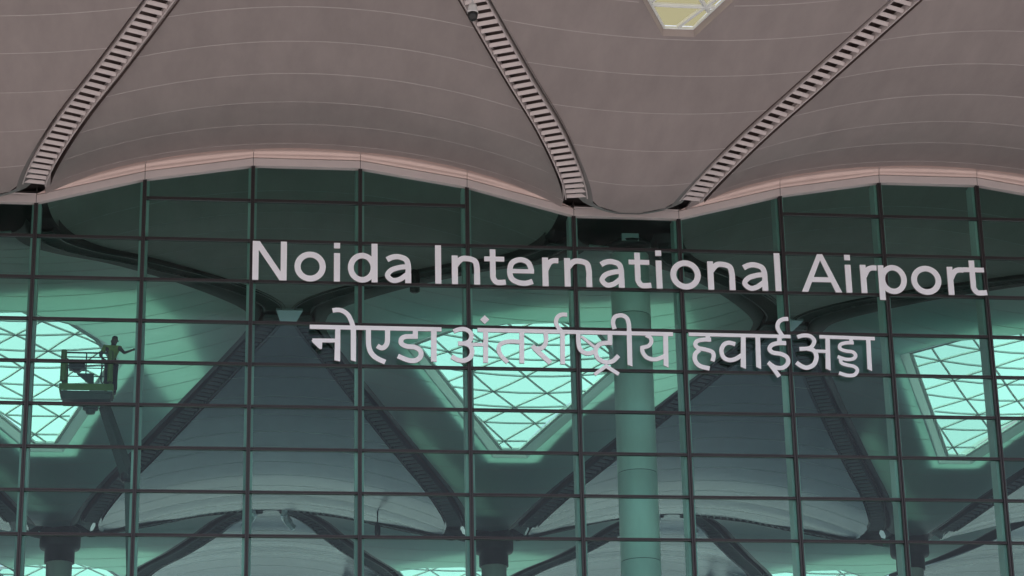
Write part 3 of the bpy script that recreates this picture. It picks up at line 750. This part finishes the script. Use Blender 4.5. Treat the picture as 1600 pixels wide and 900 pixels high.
words = [('N', 394.3, 448), ('o', 460, 509), ('i', 521.5, 531.5), ('d', 543.5, 590), ('a', 601, 642.5), ('I', 680, 690), ('n', 706, 750), ('t', 757, 790), ('e', 792, 835), ('r', 847.5, 873),
         ('n', 882, 925), ('a', 936, 975.5), ('t', 983, 1017), ('i', 1024, 1036), ('o', 1047.5, 1095), ('n', 1106, 1148.5), ('a', 1159, 1199.5), ('l', 1211, 1222.5), ('A', 1252, 1314.5), ('i', 1319.5, 1332.5),
         ('r', 1345, 1371), ('p', 1373, 1417), ('o', 1424, 1471), ('r', 1481, 1507), ('t', 1507, 1541)]
for k, (ch, a, b) in enumerate(words):
    yb = 438+(462-438)*(((a+b)/2-394)/1144)**1.05
    xa = at(a, yb-20, YL).x; xb = at(b, yb-20, YL).x
    qs = [[Vector((p.x+xa, p.y+25.03)) for p in q] for q in glyph(ch, xb-xa)]
    union_mesh('letter', qs, face3d, .055, sign)
# stand-off pins behind the letters
for k, (ch, a, b) in enumerate(words):
    xa = at((a+b)/2, 440, YL).x
HS = empty('hindi_sign', (7.6, YL, 23.7), 'pale grey Devanagari letters, the lower line on the glass', 'sign', 'airport name lettering')
def px2(pts, ox, oy, s):
    out = []
    for x, y in pts:
        p = at(ox+x/s, oy+y/s, YL); out.append(Vector((p.x, p.z)))
    return out
def hs(strokes, ox, oy, s):
    qs = []
    for st in strokes:
        kind, pts, wd = st
        P2 = px2(pts, ox, oy, s)
        if kind == 'poly':
            for i in range(1, len(P2)-1): qs.append([P2[0], P2[i], P2[i+1]])
            continue
        if kind == 's': P2 = smooth2([(p.x, p.y) for p in P2], 6)
        qs += outline(P2, wd/s/55.0 if True else 0)
    union_mesh('letter', qs, face3d, .055, HS)
S2 = (460, 460, 5.3333); S3 = (700, 460, 4.4444); S4 = (1040, 460, 4.4444)
def bar(a, b, wd): return ('l', [a, b], wd)
# first word, one joined piece hanging from its head line
hs([bar((128, 269), (1226, 291), 36),
    ('poly', [(341, 280), (383, 280), (381, 558), (333, 548)], 0), bar((150, 383), (350, 384), 33), ('poly', [(143, 380), (150, 398), (212, 455), (230, 452), (232, 384)], 0),
    ('poly', [(469, 262), (514, 262), (513, 560), (470, 548)], 0), ('s', [(318, 134), (352, 129), (395, 134), (440, 163), (470, 212), (490, 272)], 38),
    ('s', [(617, 285), (617, 360), (620, 430), (640, 487), (685, 530), (757, 564)], 41), ('s', [(776, 290), (776, 350), (772, 405), (750, 438), (722, 445), (690, 428)], 41),
    bar((1008, 290), (1008, 368), 42), ('s', [(1028, 350), (975, 350), (925, 352), (893, 370), (892, 408), (935, 432), (1005, 440), (1048, 468), (1053, 512), (1015, 548), (950, 548), (862, 513)], 40),
    bar((1162, 290), (1162, 560), 46)], *S2)
# second word
hs([('s', [(38, 256), (75, 243), (115, 241), (150, 258), (163, 290), (150, 322), (120, 338), (70, 340)], 30), ('s', [(115, 340), (150, 355), (168, 392), (155, 435), (115, 458), (70, 455), (25, 430)], 32),
    bar((150, 347), (262, 347), 24), bar((262, 250), (262, 474), 33), bar((205, 246), (1563, 276), 28),
    bar((513, 256), (513, 478), 33), ('s', [(510, 331), (455, 326), (400, 330), (362, 348), (352, 385), (370, 425), (415, 472)], 29),
    ('s', [(676, 258), (682, 300), (676, 345), (650, 372), (610, 375), (586, 356)], 30), bar((600, 372), (712, 476), 34),
    bar((795, 256), (797, 485), 32), ('s', [(828, 141), (790, 140), (760, 158), (750, 195), (768, 232), (792, 262)], 29),
    ('s', [(905, 266), (906, 330), (918, 380), (950, 405), (985, 408), (1015, 395)], 30), bar((925, 290), (1020, 366), 19),
    bar((1125, 268), (1125, 345), 32), ('s', [(1140, 337), (1085, 337), (1045, 352), (1025, 392), (1040, 440), (1085, 468), (1140, 465), (1185, 425)], 30),
    bar((1018, 556), (1105, 492), 24), bar((1095, 495), (1187, 554), 26),
    ('poly', [(1241, 250), (1275, 250), (1281, 500), (1247, 488)], 0), ('s', [(1157, 240), (1146, 195), (1160, 156), (1205, 145), (1242, 165), (1256, 210), (1258, 265)], 30),
    ('poly', [(1494, 275), (1528, 275), (1532, 507), (1498, 492)], 0), ('s', [(1375, 283), (1405, 300), (1412, 330), (1392, 358), (1345, 370)], 27), ('s', [(1350, 360), (1352, 400), (1385, 440), (1445, 450), (1510, 425)], 29)], *S3)
hs([('poly', [(223, 175), (255, 145), (287, 175), (255, 205)], 0)], *S3)
# third word
hs([bar((160, 276), (868, 292), 25), bar((293, 280), (293, 328), 32), ('s', [(316, 314), (260, 314), (218, 325), (207, 350), (228, 372), (280, 383), (322, 398), (334, 425), (325, 464)], 29),
    ('s', [(235, 385), (206, 415), (207, 462), (240, 497), (306, 514)], 31),
    ('poly', [(523, 285), (556, 286), (558, 517), (522, 502)], 0), ('s', [(484, 346), (440, 335), (404, 350), (388, 390), (402, 435), (440, 455), (485, 448), (530, 420)], 30),
    ('poly', [(623, 287), (656, 288), (664, 518), (630, 503)], 0),
    bar((790, 290), (792, 350), 32), ('s', [(838, 338), (785, 338), (740, 350), (722, 378), (745, 403), (800, 413), (842, 435), (850, 475), (815, 508), (760, 505), (712, 472)], 30), bar((725, 482), (790, 570), 30),
    ('s', [(852, 170), (815, 172), (785, 192), (778, 230), (798, 268), (822, 300)], 29)], *S4)
# fourth word
hs([('s', [(915, 296), (955, 285), (1005, 290), (1033, 322), (1015, 362), (985, 375), (930, 378)], 28), ('s', [(985, 376), (1030, 390), (1048, 435), (1030, 485), (985, 508), (945, 498), (908, 472)], 31),
    bar((1020, 392), (1128, 396), 23), ('poly', [(1110, 300), (1140, 300), (1147, 529), (1112, 514)], 0), bar((1068, 293), (1453, 307), 25),
    bar((1288, 300), (1288, 340), 26), ('s', [(1306, 336), (1255, 336), (1215, 348), (1212, 376), (1250, 392), (1300, 400), (1320, 425), (1300, 448), (1250, 450), (1195, 432)], 25),
    ('s', [(1215, 440), (1222, 475), (1262, 490), (1308, 500), (1332, 525), (1312, 558), (1262, 562), (1205, 545)], 25),
    ('poly', [(1392, 300), (1422, 301), (1434, 532), (1402, 518)], 0)], *S4)

# ------------------------------------------------------------------ security camera and hung speakers
p = at(738.5, 18, -10.9)
cc = empty('security_camera', tuple(p), 'white dome security camera hanging from the top of the middle louvre strip', 'security camera')
mb = MB(); mb.lathe((p.x, p.y, p.z), [(.028, .9), (.028, .28), (.05, .22), (.05, .2)], 12); mb.build('stem', M['white'], cc, True)
mb = MB(); mb.lathe((p.x, p.y, p.z), [(.05, .21), (.09, .19), (.12, .1), (.125, .0), (.135, -.02), (.135, -.045)], 20); mb.build('housing', M['white'], cc, True)
mb = MB(); mb.lathe((p.x, p.y, p.z-.045), [(.128, 0), (.126, -.06), (.11, -.13), (.07, -.19), (.02, -.21)], 20); mb.build('dome', M['black'], cc, True)
for (px, py, Y, s, lab) in ((648, 438, 9, 1., 'dark cylindrical speaker hanging behind the glass left of the letter I'), (590, 828, 36.5, .75, 'small dark speaker hanging low behind the bottom glass, in the left arch')):
    p = at(px, py, Y); r_ = empty('hanging_speaker', tuple(p), lab, 'speaker')
    mb = MB(); mb.lathe((p.x, p.y, p.z), [(.10*s, -.42*s), (.16*s, -.38*s), (.17*s, .2*s), (.12*s, .34*s), (.04*s, .4*s)], 16); mb.build('body', M['black'], r_, True)
    mb = MB(); mb.lathe((p.x, p.y, p.z), [(.03, .38*s), (.03, 1.0 if s == 1 else .9)], 8); mb.build('hanger', M['black'], r_, True)

# ------------------------------------------------------------------ boom lift
BY = 2.0
def bp(px, py, Y=BY): return at(px, py, Y)
pl = bp(95, 619); pr = bp(176, 619); zt_ = bp(135, 558).z; zf_ = bp(135, 619).z
lift = empty('boom_lift', (pl.x+3, 8, 0), 'lime green boom lift raised behind the glass, before the left skylight', 'boom lift')
x0, x1 = pl.x, pr.x; y0_, y1_ = BY-.38, BY+.38
mb = MB(); mb.box((x0, y0_, zf_-.02), (x1, y1_, zf_+.04)); mb.box((x0+.05, y0_+.02, zf_-.19), (x1-.05, y1_-.02, zf_-.022)); mb.build('platform', M['grey'], lift)
mb = MB()
mb.box((x0, y0_-.03, zf_+.05), (x1, y0_, zf_+.24)); mb.box((x0-.03, y0_-.03, zf_+.05), (x0, y1_+.03, zf_+.24)); mb.box((x1, y0_-.03, zf_+.05), (x1+.03, y1_+.03, zf_+.24)); mb.box((x0, y1_, zf_+.05), (x1, y1_+.03, zf_+.24))
mb.build('kick_panel', M['green'], lift)
for (xx, wd) in ((x0+.07, .10), (x1-.07, .09)):
    for yy in (y0_, y1_):
        mb = MB(); mb.tube([(xx, yy-.04, zf_+.3), (xx, yy-.04, zf_+1.2), (xx, yy-.03, zt_-.05)], [wd*.95, wd*.85, wd*.7], 8); mb.build('corner_post', M['green'], lift)
mb = MB()
for zz, rr in ((zt_, .026), (zf_+1.02, .018), (zf_+.70, .016)):
    mb.tube([(x0+.05, y0_, zz), (x1-.05, y0_, zz)], rr, 6); mb.tube([(x0+.05, y1_, zz), (x1-.05, y1_, zz)], rr, 6)
    mb.tube([(x0+.05, y0_, zz), (x0+.05, y1_, zz)], rr, 6); mb.tube([(x1-.05, y0_, zz), (x1-.05, y1_, zz)], rr, 6)
mb.build('guard_rail', M['grey'], lift)
mb = MB()
for t in (.48, .78): mb.tube([(x0+(x1-x0)*t, y0_, zf_+.3), (x0+(x1-x0)*t, y0_, zt_)], .018, 6)
mb.build('rail_post', M['grey'], lift)
mb = MB(); cx = x0+(x1-x0)*.28
mb.box((cx-.2, y0_+.08, zt_-.42), (cx+.24, y0_+.38, zt_-.22)); mb.add([(cx-.12, y0_+.1, zt_-.42), (cx+.18, y0_+.1, zt_-.42), (cx+.1, y0_+.1, zt_-.5), (cx-.05, y0_+.1, zt_-.5), (cx-.12, y0_+.3, zt_-.42), (cx+.18, y0_+.3, zt_-.42), (cx+.1, y0_+.3, zt_-.5), (cx-.05, y0_+.3, zt_-.5)], [(0,1,2,3),(7,6,5,4),(0,4,5,1),(1,5,6,2),(2,6,7,3),(3,7,4,0)])
for q in (-.12, .02, .15): mb.tube([(cx+q, y0_+.2, zt_-.23), (cx+q, y0_+.2, zt_-.13)], .02, 6)
mb.build('control_box', M['black'], lift)
mb = MB(); mb.add([(cx+.02, y0_+.15, zt_-.55), (cx+.5, y0_+.15, zt_-.55), (cx+.5, y0_+.15, zt_-.95), (cx+.02, y0_+.25, zt_-.55), (cx+.5, y0_+.25, zt_-.55), (cx+.5, y0_+.25, zt_-.95)], [(0,1,2),(5,4,3),(0,3,4,1),(1,4,5,2),(2,5,3,0)]); mb.build('control_bracket', M['grey'], lift)
mb = MB(); mb.tube(catmull([(cx+.75, y0_+.1, zt_-.3), (cx+.68, y0_+.12, zt_-.7), (cx+.8, y0_+.1, zt_-1.0), (cx+.6, y0_+.2, zf_+.2)], 5), .014, 5); mb.tube(catmull([(cx+.8, y0_+.1, zt_-.2), (cx+.86, y0_+.12, zt_-.6), (cx+.72, y0_+.1, zt_-.95), (cx+.9, y0_+.2, zf_+.2)], 5), .012, 5); mb.build('cable', M['black'], lift)
mb = MB(); q = Vector((x0+(x1-x0)*.58, BY+.1, zf_-.36)); mb.lathe(tuple(q), [(.22, .2), (.22, .0), (.14, -.02), (.12, -.12), (.05, -.14)], 12); mb.tube([(q.x-.5, BY, zf_-.22), (q.x+.5, BY, zf_-.22)], .05, 6); mb.build('rotator', M['grey'], lift)
ja = at(163, 634, 2.3); jb = at(199, 742, 3.2)
mb = MB(); mb.tube([ja, ja.lerp(jb, .55), jb], [.17, .19, .21], 4); mb.build('jib', M['grey'], lift)
mb = MB(); mb.lathe((jb.x, jb.y, jb.z-.22), [(.14, 0), (.2, .06), (.2, .38), (.14, .44)], 12); mb.build('knuckle', M['black'], lift)
jc = at(205, 1000, 4.2); base = Vector((jc.x+.4, 6.5, 1.6))
mb = MB(); mb.tube([jb, jc], [.12, .14], 4); mb.build('upper_boom', M['grey'], lift)
mb = MB(); mb.tube([jc, base], [.17, .24], 4); mb.build('lower_boom', M['green'], lift)
mb = MB(); mb.box((base.x-1.1, base.y-1.4, .6), (base.x+1.1, base.y+2.2, 1.15)); mb.box((base.x-.9, base.y-.6, 1.17), (base.x+.9, base.y+2.3, 1.9)); mb.build('chassis', M['green'], lift)
for sx in (-1, 1):
    for sy in (-1.0, 1.7):
        mb = MB(); mb.tube([(base.x+sx*1.15-.16, base.y+sy, .46), (base.x+sx*1.15+.16, base.y+sy, .46)], .45, 20); mb.build('wheel', M['tyre'], lift)

# ------------------------------------------------------------------ the worker in the basket
def skin_body(name, joints, edges, radii, m, parent, lv=1, root=0):
    me = bpy.data.meshes.new(name); me.from_pydata([tuple(j) for j in joints], edges, [])
    me.materials.append(m); o = bpy.data.objects.new(name, me); col.objects.link(o)
    sk = o.modifiers.new('skin', 'SKIN')
    for i, v in enumerate(me.skin_vertices[0].data if me.skin_vertices else []): v.radius = radii[i]
    if not me.skin_vertices:
        bm = bmesh.new(); bm.from_mesh(me); lay = bm.verts.layers.skin.verify(); bm.verts.ensure_lookup_table()
        for i, v in enumerate(bm.verts): v[lay].radius = radii[i]; v[lay].use_root = (i == root)
        bm.to_mesh(me); bm.free()
    sb = o.modifiers.new('sub', 'SUBSURF'); sb.levels = lv; sb.render_levels = lv
    sk.use_smooth_shade = True
    dg = bpy.context.evaluated_depsgraph_get(); ev = o.evaluated_get(dg); m2 = bpy.data.meshes.new_from_object(ev)
    o.modifiers.clear(); o.data = m2
    if not m2.materials: m2.materials.append(m)
    for p_ in m2.polygons: p_.use_smooth = True
    o.parent = parent; o.location = -Vector(parent.location)
    return o
PX = bp(173, 600).x; PZ = zf_+.04; PY = BY-.02
wk = empty('person', (PX, PY, PZ), 'worker in yellow shirt and dark trousers standing in the basket, arm reaching right', 'person')
V = lambda x, y, z: Vector((PX+x, PY+y, PZ+z))
hand = at(210.5, 546, .75)
hx = hand-Vector((PX, PY, PZ))
J = [V(0,0,.93), V(.01,0,1.12), V(.0,0,1.32), V(.02,0,1.43), V(.05,-.01,1.52), V(.07,-.02,1.62), V(.08,-.03,1.70),      # 0 pelvis .. 6 crown
     V(-.19,0,1.40), V(-.33,.04,1.17), V(-.20,-.12,1.0),                         # 7-9 arm on the rail side (left in view)
     V(.20,-.02,1.385), V(hx.x*.55,hx.y*.45-.03,hx.z*.5+.58), V(hx.x*.9,hx.y*.92,hx.z*.95+.06),   # 10-12 reaching arm
     V(-.10,0,.88), V(-.115,-.05,.48), V(-.13,0,.08), V(-.14,-.16,.04),          # leg
     V(.10,0,.88), V(.11,-.02,.48), V(.12,.03,.08), V(.13,-.13,.04)]
E_ = [(0,1),(1,2),(2,3),(3,4),(4,5),(5,6),(2,7),(7,8),(8,9),(2,10),(10,11),(11,12),(0,13),(13,14),(14,15),(15,16),(0,17),(17,18),(18,19),(19,20)]
Rr_ = [(.155,.11),(.14,.10),(.17,.11),(.062,.06),(.075,.085),(.088,.105),(.062,.075),(.07,.07),(.046,.046),(.032,.032),(.068,.068),(.044,.044),(.03,.03),(.09,.09),(.062,.062),(.042,.042),(.035,.03),(.09,.09),(.062,.062),(.042,.042),(.035,.03)]
body = skin_body('body', J, E_, Rr_, M['skin'], wk, 2)
def bigger(idx_pts, edges, rad, name, m): return skin_body(name, idx_pts, edges, rad, m, wk, 2)
bigger([V(0,0,.90), V(.01,0,1.12), V(.0,0,1.32), V(.01,0,1.42), V(-.19,0,1.40), V(-.27,.025,1.26), V(.20,-.02,1.39), V(.20+(hx.x*.55-.2)*.5,-.03,1.37)],
       [(0,1),(1,2),(2,3),(2,4),(4,5),(2,6),(6,7)], [(.175,.13),(.16,.12),(.19,.13),(.085,.08),(.085,.085),(.068,.068),(.083,.083),(.066,.066)], 'shirt', M['vest'])
bigger([V(0,0,.95), V(-.10,0,.86), V(-.115,-.05,.48), V(-.13,0,.12), V(.10,0,.86), V(.11,-.02,.48), V(.12,.03,.12)],
       [(0,1),(1,2),(2,3),(0,4),(4,5),(5,6)], [(.165,.12),(.11,.11),(.08,.08),(.07,.07),(.11,.11),(.08,.08),(.07,.07)], 'trousers', M['trousers'])
bigger([V(.055,.02,1.56), V(.065,.02,1.64), V(.078,.0,1.705), V(.08,-.03,1.725)], [(0,1),(1,2),(2,3)], [(.075,.07),(.096,.10),(.082,.09),(.05,.05)], 'hair', M['hair'])
for s in (-1, 1): bigger([V(.125*s-.01,.06,.05), V(.13*s-.01,-.08,.05), V(.135*s-.01,-.19,.04)], [(0,1),(1,2)], [(.05,.05),(.055,.045),(.04,.03)], 'shoe', M['black'])
# hands: palm, four fingers, thumb
def fingers(wr, d, n, nm):
    d = d.normalized(); sd2 = d.cross(n).normalized()
    pts = [wr, wr+d*.05, wr+d*.085]; ed = [(0,1),(1,2)]; rd = [(.026,.02),(.034,.018),(.036,.015)]
    for k, L in enumerate((.062, .07, .066, .052)):
        a = wr+d*.09+sd2*(-.028+.019*k); b = a+d*L*.55+n*.008; c = b+d*L*.4+n*.02; i = len(pts)
        pts += [a, b, c]; ed += [(2,i),(i,i+1),(i+1,i+2)]; rd += [(.0105,.0105),(.0095,.0095),(.008,.008)]
    a = wr+d*.03-sd2*.036; b = a+d*.03-sd2*.02+n*.01; i = len(pts); pts += [a, b]; ed += [(0,i),(i,i+1)]; rd += [(.012,.012),(.009,.009)]
    bigger(pts, ed, rd, nm, M['skin'])
fingers(J[12], hand-J[12] if (hand-J[12]).length > .01 else Vector((1,0,0)), Vector((0,-1,.1)), 'hand')
fingers(J[9], Vector((.25,-.8,-.25)), Vector((0,-.2,-1)), 'hand')
# face: nose and ears on the continuous head
mb = MB(); mb.tube([V(.115,-.115,1.60), V(.12,-.135,1.575), V(.12,-.12,1.56)], [.008,.014,.008], 6); mb.build('nose', M['skin'], wk, True)
mb = MB()
for sx in (-1, 1): mb.tube([V(.07+.092*sx,-.005,1.61), V(.07+.1*sx,.005,1.59), V(.07+.09*sx,0,1.565)], [.012,.018,.01], 6)
mb.build('ear', M['skin'], wk, True)
